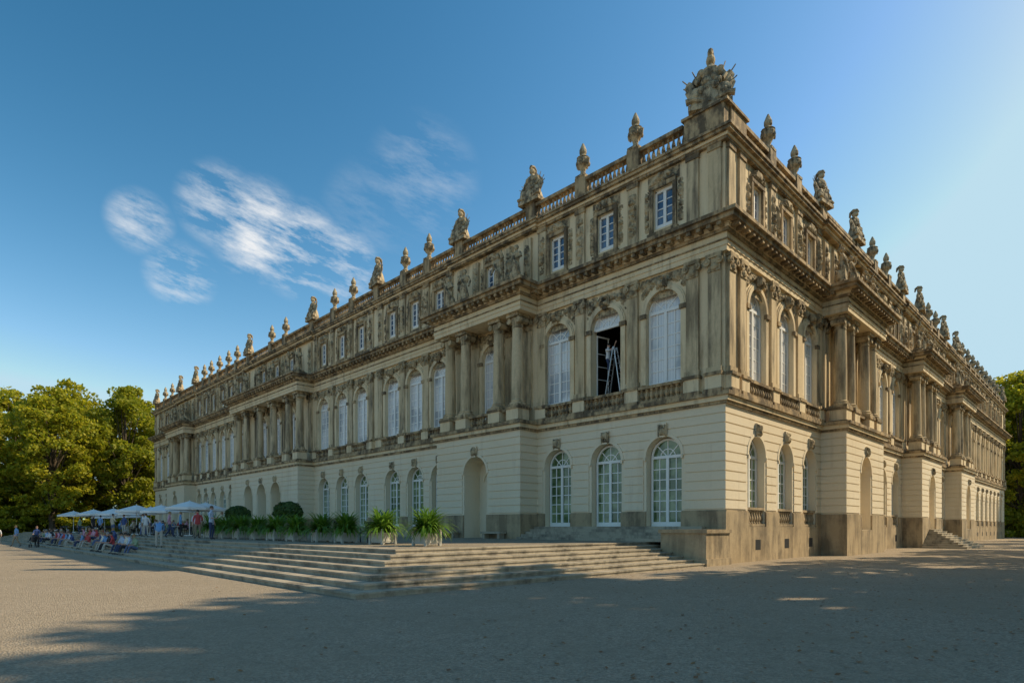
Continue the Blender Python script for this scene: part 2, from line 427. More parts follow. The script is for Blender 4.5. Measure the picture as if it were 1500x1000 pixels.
    ba.box(c0,2.0,-.45,.1,19.8,20.85) if left else ba.box(.45,2.0,-.45,.1,19.8,20.85)
    co.box(c0-(.2 if left else .0),2.1,-.5,.2,20.85,20.97)
    ba.box(2.1,L,-.42,.06,20.62,20.8)
    posts=sorted([ (x+y)/2 for x,y in zip(allb,allb[1:]) if y-x<4.3]+[(p[0]+.5) for p in portos]+[p[1]-.5 for p in portos]+[(x+y)/2 for x,y in zip(bays,bays[1:]) if 4.3<=y-x<6])+[L-.4]
    prev=2.0; urns=[];tro=[]
    for a in posts:
        if a-prev<1.2: continue
        ba.box(a-.36,a+.36,-.44,.12,19.8,20.9)
        balusters(ba,prev+.36 if prev>2 else prev,a-.36,-.17,19.8,20.62,.27 if a<50 else .36,.12)
        if any(abs(a-x)<.6 for p in portos for x in (p[0]+.5,p[1]-.5)) or all(abs(a-(x+y)/2)>.1 or y-x>4.3 for x,y in zip(allb,allb[1:])): tro.append(a)
        else: urns.append(a)
        prev=a
    stat=[]
    for a0,a1,d,ar,cols in portos:
        oc=d-.5
        for a in cols:
            uw.box(a-.5,a+.5,oc-.45,oc+.47,7.78,8.55); co.box(a-.56,a+.56,oc-.5,oc+.53,8.55,8.7); co.box(a-.55,a+.55,oc-.5,oc+.52,7.78,7.92)
            column(ca,a,oc,8.7,14.1)
            pi_.box(a-.32,a+.32,0,.15,8.7,13.3); capital(ca,a,0,.62,13.3,.15)
            stat.append((a,oc+.1))
            pi_.box(a-.3,a+.3,0,.16,15.95,18.85)
            relief(ca,a-.26,a+.26,16.3,18.6,.15,.16,.12,a,None,4,.25)
            co.box(a-.42,a+.42,oc-.35,oc+.5,15.6,16.0)
        cs=sorted(cols)
        for x,y in zip(cs,cs[1:]):
            if y-x>1.3:
                ba.box(x+.56,y-.56,oc-.1,oc+.25,7.78,7.92); ba.box(x+.56,y-.56,oc-.1,oc+.27,8.5,8.64)
                balusters(ba,x+.58,y-.58,oc+.08,7.92,8.5)
        uw.box(a0,a1,.2,d-.02,14.11,14.5)
    FR,FLIP=ident,False
    return urns,tro,stat

Lf=(lambda p:p)
Rf=(lambda p:(-p[1],-p[0],p[2]))
def pc(a0,a1): return [a0+.7,a0+2.3,a1-2.3,a1-.7]
LB=[3.15,6.6,10.0,20.95,23.9,26.9,31.5,34.7,38.0,58.1,60.9,63.7,67,69.7,72.3,83.4,86.9,90.4]
LP=[(11.6,19.3,1.45,[15.5],pc(11.6,19.3)),(39.9,56.3,1.6,[44.7,48.1,51.5],[40.6,42.9,46.4,49.8,53.3,55.6]),(73.8,81.6,1.45,[77.7],pc(73.8,81.6))]
LL=93.5
RB=[3.3,6.9,10.4,21.7,25.4,29.0,40.1,43.3,46.4]+[57.4+3.48*i for i in range(10)]
RP=[(12.2,19.8,1.4,[16.0],pc(12.2,19.8)),(31,38.4,1.4,[34.7],pc(31,38.4)),(48,55.6,1.4,[51.8],pc(48,55.6))]
RL=92.5
uL,tL,sL=facade(Lf,False,LB,LP,LL,True)
uR,tR,sR=facade(Rf,True,RB,RP,RL,False)
co.box(.45,LL,-RL,-.45,19.2,19.66)
dr.box(5.5,LL-.5,-RL+.5,-5.5,0,19.1)  # unseen solid core, added inside the shell walls to block light
uw.box(LL-.3,LL,-6,-.01,0,19.6); uw.box(.01,6,-RL,-RL+.3,0,19.6)
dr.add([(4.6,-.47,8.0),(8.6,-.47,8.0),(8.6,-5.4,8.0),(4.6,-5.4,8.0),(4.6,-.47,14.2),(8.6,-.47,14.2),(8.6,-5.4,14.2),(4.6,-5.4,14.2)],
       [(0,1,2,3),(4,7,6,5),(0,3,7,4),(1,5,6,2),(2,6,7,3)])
for x,ang in ((6.6-.9,math.radians(78)),(6.6+.9,math.radians(102))):
    c,s_=math.cos(ang),-math.sin(ang)
    for u0,u1,z0,z1 in ((0,.06,8.65,12.1),(.8,.86,8.65,12.1),(0,.86,8.65,8.85),(0,.86,12.0,12.1),(0,.86,9.7,9.74),(0,.86,10.4,10.44),(0,.86,11.1,11.14)):
        wf.tube([(x+c*u0,-.4+s_*u0,(z0+z1)/2),(x+c*u1,-.4+s_*u1,(z0+z1)/2)],(z1-z0)/2,4) if u1-u0>.1 else wf.tube([(x+c*u0,-.4+s_*u0,z0),(x+c*u0,-.4+s_*u0,z1)],.035,4)
mats={'ground_floor_walls':M_wall,'upper_walls':M_up,'pilasters':M_pil,'cornices':M_dark,'carvings':M_orn,'balustrades':M_dark,'plinth':M_plinth,'window_frames':M_white,'curtained_panes':M_curt,'lower_panes':M_glow,'attic_panes':M_gatt,'columns':M_pil,'basement_windows':M_iron,'dark_room_and_light_block':M_room}
for k,g in G.items(): g.obj(k,mats[k],palace)

# ---------------------------------------------------------------- sculpture
def urn_mesh():
    g=Geo(); g.box(-.3,.3,-.3,.3,0,.12)
    g.lathe(0,0,.12,[(.26,0),(.16,.12),(.13,.24),(.17,.38),(.33,.62),(.36,.82),(.31,.92),(.35,.97),(.24,1.02),(.15,1.15),(.2,1.25),(.2,1.4),(.13,1.58),(.04,1.78)],12)
    for s in (-1,1): g.tube([(s*.32,0,1.0),(s*.44,0,.92),(s*.4,0,.72),(s*.28,0,.6)],.05,5)
    for i in range(8):
        t=i*math.pi/4; g.ball((.33*math.cos(t),.33*math.sin(t),.78),(.07,.07,.14),5,4)
    return g.mesh('stone_urn',M_orn)
def statue_mesh(v):
    g=Geo(); rr=random.Random(v)
    g.box(-.36,.36,-.32,.32,0,.14)
    sw=rr.uniform(-.08,.08)
    g.loft([(0,0,.14,.32,.27),(0,0,.3,.29,.24),(sw*.3,.02,.7,.27,.21),(sw,.03,1.0,.27,.2),(sw,0,1.15,.23,.18),(sw*.6,0,1.3,.19,.15),(0,0,1.5,.25,.17),(-sw*.3,0,1.68,.27,.15),(-sw*.3,0,1.77,.16,.11),(0,0,1.82,.075,.075),(0,.01,1.9,.07,.07)],20,.09,6)
    g.ball((0,.03,2.02),(.115,.135,.155),10,8,.03); g.ball((0,-.03,2.08),(.13,.13,.13),8,6,.12)
    g.ball((0,.165,2.0),(.02,.03,.035),5,4)
    poses=[[(.26,0,1.68),(.42,.05,1.42),(.3,.26,1.3),(.2,.3,1.34)],[(.26,0,1.68),(.46,.02,1.85),(.42,.1,2.1),(.36,.12,2.2)],[(.26,0,1.68),(.4,-.03,1.4),(.42,.1,1.1),(.42,.14,1.0)]]
    for s in (-1,1):
        p=poses[(v+(s>0))%3]
        g.tube([(s*x,y,z) for x,y,z in p],[.1,.085,.06,.065],8)
    g.tube([(.2,.12,1.7),(.02,.22,1.3),(-.2,.2,.95),(-.3,.08,.5),(-.28,-.1,.2)],[.05,.07,.09,.08,.05],7)
    g.ball((-.38 if v%2 else .38,.0,.45),(.16,.16,.32),8,6,.08)
    return g.mesh('stone_statue',M_orn)
def trophy_mesh(v,big):
    g=Geo(); rr=random.Random(v+50)
    g.box(-.78,.78,-.42,.42,0,.2)
    g.loft([(0,0,.2,.74,.4),(0,0,.45,.68,.38),(0,0,.75,.56,.34),(0,0,1.05,.42,.28),(0,0,1.3,.3,.22)],16,.14,5)
    g.loft([(0,0,1.0,.30,.24),(0,0,1.15,.25,.2),(0,0,1.4,.34,.25),(0,0,1.6,.33,.22),(0,0,1.7,.18,.15),(0,0,1.8,.1,.1)],14,.04,8)
    for s in (-1,1): g.ball((s*.34,0,1.52),(.16,.17,.18),8,6,.08); g.tube([(s*.36,0,1.5),(s*.52,.08,1.25),(s*.42,.2,1.05)],[.12,.10,.08],7)
    g.ball((0,0,1.95),(.17,.21,.19),10,8); g.tube([(0,.2,2.05),(0,.1,2.2),(0,-.1,2.24),(0,-.28,2.12),(0,-.34,1.85)],[.06,.11,.12,.1,.05],7)
    for s in (-1,1):
        for k,(ang,L) in enumerate(((22,1.55),(40,1.4),(56,1.15))):
            a=math.radians(ang+rr.uniform(-5,5))*s; L*=rr.uniform(.92,1.08); y=-.12+.1*k
            x,z=math.sin(a)*L,.45+math.cos(a)*L
            g.tube([(0,y,.45),(x,y,z)],[.045,.02],5)
            m=.7; px,pz=x*m,.45+(z-.45)*m
            g.loft([(px*.72,y,pz-.42,.12,.09),(px*.85,y+.04,pz-.22,.22,.12),(px,y,pz,.2,.1),(px*1.04,y,pz+.12,.12,.07),(px*1.08,y,pz+.2,.04,.03)],10,.18,4)
        g.ball((s*.5,.25,.55),(.27,.12,.34),12,7,.04); g.ball((s*.5,.36,.55),(.1,.06,.12),7,5)
        g.tube([(s*.2,.3,.3),(s*.6,.34,.42),(s*.86,.3,.4)],[.09,.08,.11],8)
    for i in range(26):
        h=rr.uniform(.25,1.25); ww=.72-.38*h
        g.ball((rr.uniform(-ww,ww),rr.uniform(.12,.36)*(1.15-h*.4),h),(rr.uniform(.07,.15),.1,rr.uniform(.08,.17)),7,5,.12)
    return g.mesh('trophy_sculpture',M_orn)
UM=urn_mesh(); SM=[statue_mesh(i) for i in range(4)]; TM=[trophy_mesh(i,0) for i in range(3)]
def addsc(frame,urns,tros,stats,rot):
    for a in urns:
        p=frame((a,-.16,0)); place('stone_urn',UM,W(p[0],p[1],20.9),rot+U(-.1,.1),1.02)
    for a in tros:
        p=frame((a,-.1,0)); place('trophy_sculpture',random.choice(TM),W(p[0],p[1],20.9),rot+U(-.15,.15),U(.95,1.05))
    for i,(a,o) in enumerate(stats):
        p=frame((a,o,0)); place('stone_statue',SM[i%4],W(p[0],p[1],16.0),rot+U(-.4,.4),1.0)
addsc(Lf,uL,tL,sL,ANG)
addsc(Rf,uR,tR,sR,ANG+math.pi/2)
place('trophy_sculpture',TM[1],W(.95,-.5,20.97),ANG+math.radians(25),(1.25,1.5,1.3))

# ---------------------------------------------------------------- terrace and steps
terr=empty('stone_terrace',(C0.x,C0.y,0),ANG)
g=Geo(); NS=7; RH=.14; TR=.53
for i in range(NS):
    z0=RH*i; z1=RH*(i+1)
    t0=-.3+TR*i; n1=18.8-TR*i
    g.box(t0+.035,100,.1,n1-.035,z0,z1-.05); g.box(t0,100,.1,n1,z1-.05,z1)
g.obj('steps',M_step,terr)
g=Geo(); z=RH*NS
g.quad((3.4,.1,z+.004),(99.5,.1,z+.004),(99.5,15.05,z+.004),(3.4,15.05,z+.004)); 
def gravel(name,c1,c2,c3):
    m,nt,b=newmat(name); v=texco(nt)
    vo=nt.nodes.new('ShaderNodeTexVoronoi'); vo.inputs['Scale'].default_value=36; nt.links.new(v,vo.inputs['Vector'])
    sp=nt.nodes.new('ShaderNodeSeparateColor'); nt.links.new(vo.outputs['Color'],sp.inputs[0])
    c=mixc(nt,sp.outputs[0],c1,c2)
    n=nz(nt,v,.35,7,.65); c=mixc(nt,maprange(nt,n,.42,.68,0,.7),c,c3)
    n2=nz(nt,v,3.5,6,.75); c=mixc(nt,maprange(nt,n2,.5,.72,0,.5),c,tuple(x*.45 for x in c1))
    nt.links.new(c,b.inputs['Base Color']); b.inputs['Roughness'].default_value=.95; b.inputs['Specular IOR Level'].default_value=.2
    ad=N(nt,'ShaderNodeMath',operation='ADD'); nt.links.new(vo.outputs['Distance'],ad.inputs[0]); nt.links.new(nz(nt,v,9,6,.7),ad.inputs[1])
    bump(nt,b,ad.outputs[0],.8,.03)
    return m
M_grav=gravel('gravel',(.50,.405,.29),(.29,.23,.16),(.35,.28,.19))
M_tgrav=gravel('terrace_gravel',(.42,.34,.24),(.30,.25,.18),(.34,.28,.20))
g.obj('gravel_bed',M_tgrav,terr)
g=Geo()
for (x0,x1) in ((.9,11.45),(19.6,28.8),(29.6,39.7)):
    for i in range(5):
        g.box(x0+.0+.0*i,x1,.1,.1+.36*(5-i),.98+.144*i+.005*(i==0),.98+.144*(i+1))
g.obj('door_steps',M_step,terr)
g=Geo()
g.box(-.28,1.9,.1,2.3,0.3,1.4); g.box(-.36,1.98,.1,2.38,1.4,1.56); g.box(-.36,1.98,.1,2.38,0,.3)
g.obj('stair_pier',M_plinth,terr)
g=Geo()
for (x0,x1) in ((12.6,14.3),(16.8,18.4)):
    g.box(x0,x1,1.6,2.1,1.28,1.4); g.box(x0+.1,x0+.3,1.65,2.05,.984,1.28); g.box(x1-.3,x1-.1,1.65,2.05,.984,1.28)
g.obj('stone_bench_seats',M_step,terr)
se=empty('entrance_steps',(C0.x,C0.y,0),ANG); g=Geo(); FR,FLIP=Rf,True
for i in range(9):
    e_=.32*(9-i)
    g.box(33.2-e_+.3,36.2+e_-.3,1.5,1.5+e_,.165*i,.165*(i+1)-.04); g.box(33.17-e_+.3,36.23+e_-.3,1.5,1.53+e_,.165*(i+1)-.04,.165*(i+1))
FR,FLIP=ident,False
g.obj('treads',M_step,se)

# ---------------------------------------------------------------- ground
g=Geo(); S=900; g.quad((-S,-S,0),(S,-S,0),(S,S,0),(-S,S,0)); g.obj('gravel_ground',M_grav)
def grassm():
    m,nt,b=newmat('grass'); v=texco(nt); c=mixc(nt,nz(nt,v,1.5,8,.7),(.03,.05,.012),(.07,.09,.02))
    nt.links.new(c,b.inputs['Base Color']); b.inputs['Roughness'].default_value=.95; bump(nt,b,nz(nt,v,20,4,.7),1,.05); return m
M_grass=grassm()
g=Geo(); g.add([(-60,98,.004),(-76,74,.004),(-110,40,.004),(-600,40,.004),(-600,600,.004),(-60,600,.004)],[(0,5,4,3,2,1)])
g.add([(24.5,10,.004),(70,54,.004),(108,95,.004),(108,600,.004),(600,600,.004),(600,10,.004)],[(0,5,4,3,2,1)]); g.obj('lawn',M_grass)

# ---------------------------------------------------------------- trees
def tree_mesh(seed,H,Rc,ncl,nl,ls,low=.2):
    rr=random.Random(seed); gt=Geo(); lv=[];lf=[]
    gt.tube([(0,0,-.2),(0,0,.5),(rr.uniform(-.2,.2),rr.uniform(-.2,.2),H*.3),(rr.uniform(-.5,.5),rr.uniform(-.5,.5),H*.6),(0,0,H*.85)],[H*.026,H*.019,H*.015,H*.009,.05],8)
    cz=H*(low+1)/2; rz=H*(1-low)/2
    for c in range(ncl):
        while 1:
            p=Vector((rr.uniform(-1,1),rr.uniform(-1,1),rr.uniform(-1,1)))
            if .35<p.length<1: break
        k=p.length**-.35
        q=Vector((p.x*Rc*k*.86,p.y*Rc*k*.86,cz+p.z*rz*k*.88))
        w=1-.35*max(0,p.z)**2; q.x*=w;q.y*=w
        if c%3==0:
            s=Vector((0,0,max(H*.15,q.z*.55))); mid=(s+q)/2+Vector((0,0,-.3))
            gt.tube([s,mid,q],[H*.006+.04,.07,.02],5)
        cr=rr.uniform(.16,.30)*Rc
        for i in range(nl):
            d=Vector((rr.gauss(0,1),rr.gauss(0,1),rr.gauss(0,1))).normalized()*cr*(rr.random()**.4)
            d.z*=.6
            c0=q+d; s=ls*rr.uniform(.6,1.3)
            n=Vector((rr.gauss(0,.7),rr.gauss(0,.7),rr.gauss(.5,.6))).normalized()
            x=n.orthogonal().normalized(); y=n.cross(x)
            a=rr.uniform(0,6.28); x,y=x*math.cos(a)+y*math.sin(a),y*math.cos(a)-x*math.sin(a)
            b=len(lv); lv+= [c0-x*s*.5,c0-y*s*.32,c0+x*s*.5,c0+y*s*.32]; lf.append((b,b+1,b+2,b+3))
    n0=len(gt.v); nf=len(gt.f)
    me=bpy.data.meshes.new('linden_tree'); me.from_pydata(gt.v+[tuple(v) for v in lv],[],gt.f+[tuple(n0+i for i in f) for f in lf])
    me.materials.append(M_trunk); me.materials.append(M_leaf)
    me.polygons.foreach_set('material_index',[0]*nf+[1]*len(lf)); me.update()
    return me
TRE=[tree_mesh(i,24,6.2,105,150,.52,.06) for i in range(4)]
SH=[tree_mesh(10+i,24,5.6,60,66,.62,.26) for i in range(3)]
BU=tree_mesh(30,5,3.4,40,90,.5,-.1)
rt=random.Random(3)
pts=[(-63,116),(-71,110),(-78,103),(-86,98),(-93,91),(-101,85),(-68,124),(-80,116),(-90,108),(-100,99),(-109,91),(-60,128),(-112,78),(-122,70),(-75,130),(-92,120),(-106,108),(-66,104),(-74,95)]
for x,y in pts: place('linden_tree',rt.choice(TRE),(x+rt.uniform(-1.5,1.5),y+rt.uniform(-1.5,1.5),0),rt.uniform(0,6.28),rt.uniform(.97,1.12)*(.99 if y<100 else 1.14))
for i in range(30):
    t=i/29; place('shrub',BU,(-60-52*t+rt.uniform(-1.5,1.5),106-34*t+rt.uniform(-2,2),0),rt.uniform(0,6),rt.uniform(.7,1.2))
for x,y,s in [(83.5,98,1.22),(90,104,1.25),(98,108,1.2),(84,112,1.35),(96,120,1.3),(108,118,1.3),(80,126,1.3),(92,95,1.1),(106,104,1.2)]: place('linden_tree',rt.choice(TRE),(x,y,0),rt.uniform(0,6.28),s)
for i in range(8): place('shrub',BU,(79+3.6*i,97+1.2*i+rt.uniform(-1,1),0),rt.uniform(0,6),rt.uniform(.8,1.2))
for x,y,s in [(23.5,11,1.0),(27.5,16.8,1.2),(30.5,22.5,1.0),(37,29,.95),(43,35,.9),(50.5,42,.9),(60,51,.9),(70,61,.95),(81,72,1),(33,14.5,1.5),(29,8.5,1.45),(21,4,1.1),(37,18.5,1.55),(22,-4,1.1),(18,-1,1.0),(41,11,1.6),(25,2,1.3)]:
    place('linden_tree',rt.choice(SH),(x,y,0),rt.uniform(0,6.28),s)
lv=[];lf=[]
for i in range(9000):
    az=math.radians(rt.choice([rt.uniform(-75,-28),rt.uniform(36,80)])); Rr=rt.uniform(170,215)
    top=17+5*noise.noise(Vector((az*14,0,0)))+2.5*noise.noise(Vector((az*50,3,0)))
    p=Vector((math.sin(az)*Rr,math.cos(az)*Rr,top*rt.random()**.8)); s=rt.uniform(1.2,2.4)
    n=Vector((rt.gauss(0,.7),rt.gauss(0,.7),rt.gauss(.4,.6))).normalized(); x=n.orthogonal().normalized()*s*.6; y=n.cross(x)*.8
    b=len(lv); lv+=[p-x,p-y,p+x,p+y]; lf.append((b,b+1,b+2,b+3))
me=bpy.data.meshes.new('distant_forest'); me.from_pydata([tuple(v) for v in lv],[],lf); me.materials.append(M_leaf); place('distant_forest',me,(0,0,0))
lv=[];lf=[]
for i in range(3600):
    y=rt.uniform(5,32); x=rt.uniform(-.6,1)*y*.95
    if rt.random()>.2+.8*max(0,min(1,(x+2)/10)): continue
    p=Vector((x,y,.012+rt.random()*.01))
    rel=Vector((x,y))-C0
    if rel.dot(AX)>-.5 and rel.dot(AN)<19: continue
    a=rt.uniform(0,6.28); s=rt.uniform(.025,.045); u=Vector((math.cos(a),math.sin(a),rt.uniform(-.2,.3)))*s; v=Vector((-math.sin(a),math.cos(a),rt.uniform(-.2,.3)))*s*.7
    b=len(lv); lv+=[p-u,p-v,p+u,p+v]; lf.append((b,b+1,b+2,b+3))
me=bpy.data.meshes.new('fallen_leaves'); me.from_pydata([tuple(v) for v in lv],[],lf); me.materials.append(M_dry); place('fallen_leaves',me,(0,0,0))

# ---------------------------------------------------------------- planters
def agap_mesh(seed):
    rr=random.Random(seed); g=Geo(); gl=Geo()
    w=.29
    g.box(-w,w,-w,w,.06,.40)
    for sx in (-1,1):
        for sy in (-1,1): g.box(sx*w-.04,sx*w+.04,sy*w-.04,sy*w+.04,0,.45); g.ball((sx*w,sy*w,.48),(.045,.045,.045),8,5)
    for z0,z1 in ((.1,.15),(.34,.39)):
        g.box(-w+.04,w-.04,-w-.014,-w,z0,z1); g.box(-w+.04,w-.04,w,w+.014,z0,z1)
        g.box(-w-.014,-w,-w+.04,w-.04,z0,z1); g.box(w,w+.014,-w+.04,w-.04,z0,z1)
    for i in range(380):
        a=rr.uniform(0,6.28); L=rr.uniform(.7,1.15); el=rr.uniform(.5,1.55); wd=rr.uniform(.022,.036)
        p=Vector((rr.uniform(-.18,.18),rr.uniform(-.18,.18),.4)); d=Vector((math.cos(a),math.sin(a),0)); s=Vector((-math.sin(a),math.cos(a),0))
        vs=[];n=7
        for j in range(n+1):
            u=j/n; wk=wd*(1-u**3)+.002
            vs+= [tuple(p-s*wk),tuple(p+s*wk)]
            e=el-u*2.0*(1.2-el*.38); p=p+(d*math.cos(e)+Vector((0,0,math.sin(e))))*(L/n)
        gl.add(vs,[(2*j,2*j+1,2*j+3,2*j+2) for j in range(n)])
    n0=len(g.v); me=bpy.data.meshes.new('agapanthus_planter'); me.from_pydata(g.v+gl.v,[],g.f+[tuple(n0+i for i in f) for f in gl.f])
    me.materials.append(M_boxw); me.materials.append(M_agap); me.polygons.foreach_set('material_index',[0]*len(g.f)+[1]*len(gl.f)); me.update()
    return me
AM=[agap_mesh(1),agap_mesh(2)]
for i,t in enumerate([5,7.9,10.8,13.0,15.6,17.9,20.2,22.6,25,27.4]):
    place('agapanthus_planter',AM[i%2],W(t,12.9,.985),ANG+U(-.2,.2),U(1.08,1.22) if i else 1.15)
def topi():
    rr=random.Random(9); g=Geo(); g.box(-.35,.35,-.35,.35,.0,.55); g.tube([(0,0,.5),(0,0,1.5)],.04,6)
    n1=len(g.f); gl=Geo()
    for i in range(3800):
        d=Vector((rr.gauss(0,1),rr.gauss(0,1),rr.gauss(0,1))).normalized(); r=.78*(1-rr.random()**2*.25)*(1+.14*noise.noise(d*3))
        p=Vector((0,0,1.5))+Vector((d.x*r,d.y*r,d.z*r*.75)); n=(d+Vector((rr.gauss(0,.5),rr.gauss(0,.5),rr.gauss(0,.5)))).normalized(); x=n.orthogonal()*.05;y=n.cross(x)
        gl.add([tuple(p-x),tuple(p-y*.7),tuple(p+x),tuple(p+y*.7)],[(0,1,2,3)])
    n0=len(g.v); me=bpy.data.meshes.new('topiary_ball'); me.from_pydata(g.v+gl.v,[],g.f+[tuple(n0+i for i in f) for f in gl.f])
    me.materials.append(M_boxw); me.materials.append(M_topi); me.polygons.foreach_set('material_index',[0]*n1+[1]*len(gl.f)); me.update(); return me
TP=topi()
place('topiary_ball',TP,W(19.9,11.4,.985),0,1.0); place('topiary_ball',TP,W(27.6,11.3,.985),1,.98)
def bench_mesh():
    g=Geo()
    for i in range(4): g.box(-.8,.8,.0+.11*i,.085+.11*i,.43,.46)
    for i in range(4): g.box(-.8,.8,-.06-.02*i,-.03-.02*i,.52+.1*i,.6+.1*i)
    for x in (-.7,.7): g.tube([(x,.4,0),(x,.38,.43)],.03,5); g.tube([(x,.0,0),(x,-.02,.45),(x,-.12,.95)],.03,5); g.tube([(x,-.06,.65),(x,.4,.65),(x,.4,.43)],.022,5)
    return g.mesh('park_bench',M_iron)
BM=bench_mesh()
for t in (9.3,12.0,14.3,19.1,21.4): place('park_bench',BM,W(t,12.3,.985),ANG+math.pi,1)

# ---------------------------------------------------------------- people
SK=[plain('skin_%d'%i,c,.6,0,.05) for i,c in enumerate([(.55,.33,.24),(.45,.27,.18)])]
HA=[plain('hair_%d'%i,c,.7) for i,c in enumerate([(.03,.02,.015),(.12,.07,.04),(.35,.33,.31),(.3,.2,.09)])]
CLc=[(.75,.75,.75),(.06,.10,.25),(.5,.07,.07),(.18,.35,.6),(.65,.55,.4),(.04,.04,.045),(.3,.4,.25),(.5,.6,.75),(.65,.35,.45),(.8,.77,.65)]
CLm=[plain('cloth_%d'%i,c,.85,0,.15) for i,c in enumerate(CLc)]
PAc=[(.04,.06,.13),(.03,.03,.035),(.3,.25,.17),(.12,.16,.28),(.5,.47,.4)]
PAm=[plain('trousers_%d'%i,c,.9,0,.15) for i,c in enumerate(PAc)]
M_shoe=plain('shoe',(.04,.03,.025),.5)
BASE={'pel':((0,0,.95),(.15,.11)),'wai':((0,0,1.1),(.13,.10)),'che':((0,0,1.32),(.16,.115)),'nl':((0,-.01,1.46),(.075,.07)),'nk':((0,.0,1.53),(.052,.055)),'hd':((0,.03,1.62),(.078,.098)),'ht':((0,.025,1.70),(.07,.085)),
'shL':((.18,-.01,1.41),(.062,.062)),'elL':((.24,-.03,1.13),(.045,.045)),'wrL':((.25,.05,.88),(.028,.03)),'haL':((.25,.07,.82),(.022,.038)),
'hiL':((.095,0,.88),(.095,.1)),'knL':((.11,.02,.5),(.062,.065)),'anL':((.11,-.02,.09),(.04,.045)),'toL':((.12,.13,.035),(.04,.03))}
for k in list(BASE):
    if k.endswith('L'):
        p,r=BASE[k]; BASE[k[:-1]+'R']=((-p[0],p[1],p[2]),r)
EDG=[('pel','wai','s'),('wai','che','s'),('che','nl','s'),('nl','nk','k'),('nk','hd','k'),('hd','ht','k')]
for s in 'LR': EDG+=[('che','sh'+s,'s'),('sh'+s,'el'+s,'s'),('el'+s,'wr'+s,'k'),('wr'+s,'ha'+s,'k'),('pel','hi'+s,'p'),('hi'+s,'kn'+s,'p'),('kn'+s,'an'+s,'p'),('an'+s,'to'+s,'f')]
def person(name,pose,loc,rot,mats,sc=1):
    J={k:(Vector(pose.get(k,p)),r) for k,(p,r) in BASE.items()}
    names=list(J); idx={n:i for i,n in enumerate(names)}
    vs=[J[n][0] for n in names]; rad=[J[n][1] for n in names]; ed=[(idx[a],idx[b]) for a,b,c in EDG]
    lab=[(J[a][0],J[b][0],c) for a,b,c in EDG]
    for s in 'LR':
        h=J['ha'+s][0]; d=(h-J['wr'+s][0]).normalized(); side=d.cross(Vector((1,0,0)))
        if side.length<.1: side=Vector((0,1,0))
        side.normalize(); nrm=d.cross(side)
        for i,(off,L) in enumerate(((-.028,.05),(-.01,.065),(.01,.07),(.028,.06),(.045,.04))):
            if i==4: p1=h-d*.03+side*.04; p2=p1+d*.03+side*.02
            else: p1=h+d*.03+side*off; p2=p1+d*L*.8+nrm*.02
            b=len(vs); vs+=[p1,p2]; rad+=[(.010,.010),(.008,.008)]; ed+=[(idx['ha'+s],b),(b,b+1)]; lab.append((p1,p2,'k'))
    me=bpy.data.meshes.new('tmp'); me.from_pydata([tuple(v) for v in vs],ed,[])
    ob=bpy.data.objects.new('tmp',me); scene.collection.objects.link(ob)
    ob.modifiers.new('s','SKIN'); sv=me.skin_vertices[0].data
    for i,r in enumerate(rad): sv[i].radius=r; sv[i].use_root=(i==0)
    m=ob.modifiers.new('b','SUBSURF'); m.levels=1
    dg=bpy.context.evaluated_depsgraph_get(); me2=bpy.data.meshes.new_from_object(ob.evaluated_get(dg)); bpy.data.objects.remove(ob)
    V=[tuple(v.co) for v in me2.vertices]; F=[tuple(p.vertices) for p in me2.polygons]; MI=[]
    code={'k':0,'s':1,'p':2,'f':3}
    for p in me2.polygons:
        c=p.center; best=None
        for a,b,l in lab:
            ab=b-a; t=max(0,min(1,(c-a).dot(ab)/ab.length_squared)); d=(c-a-ab*t).length-(.06 if l=='s' and ab.length<.3 else 0)
            if best is None or d<best[0]: best=(d,l)
        MI.append(code[best[1]])
    hc=(J['hd'][0]+J['ht'][0])/2; up=(J['ht'][0]-J['nk'][0]).normalized(); fw=Vector(pose.get('look',(0,1,0))).normalized(); rgt=fw.cross(up).normalized(); fw=up.cross(rgt)
    def blob(c,r,mi,cut=None):
        g=Geo(); g.ball((0,0,0),r,10,7); b=len(V)
        for v in g.v:
            V.append(tuple(hc+rgt*(v[0]+c[0])+fw*(v[1]+c[1])+up*(v[2]+c[2])))
        for f in g.f: F.append(tuple(b+i for i in f)); MI.append(mi)
    blob((0,-.018,.035),(.088,.098,.085),4); blob((0,.098,-.02),(.014,.022,.024),0)
    for s in (-1,1): blob((s*.032,.088,.002),(.012,.01,.008),5); blob((s*.082,0,-.015),(.012,.022,.03),0)
    blob((0,.09,-.055),(.025,.01,.006),6)
    m3=bpy.data.meshes.new(name); m3.from_pydata(V,[],F)
    for mm in (mats[0],mats[1],mats[2],M_shoe,mats[3],M_iron,CLm[2]): m3.materials.append(mm)
    m3.polygons.foreach_set('material_index',MI); m3.shade_smooth(); m3.update()
    bpy.data.meshes.remove(me2)
    return place(name,m3,loc,rot,sc)
def rm(): return (random.choice(SK),random.choice(CLm),random.choice(PAm),random.choice(HA))
STAND={}
STAND2={'elL':(.27,.02,1.15),'wrL':(.12,.22,1.12),'haL':(.06,.27,1.14),'knR':(-.13,.05,.5),'toR':(-.2,.12,.035)}
WALK={'knL':(.1,.16,.52),'anL':(.1,.25,.1),'toL':(.1,.4,.06),'knR':(-.1,-.04,.5),'anR':(-.1,-.3,.12),'toR':(-.1,-.16,.035),'wrL':(.24,-.18,.92),'haL':(.24,-.2,.86),'wrR':(-.24,.2,.95),'haR':(-.24,.25,.9)}
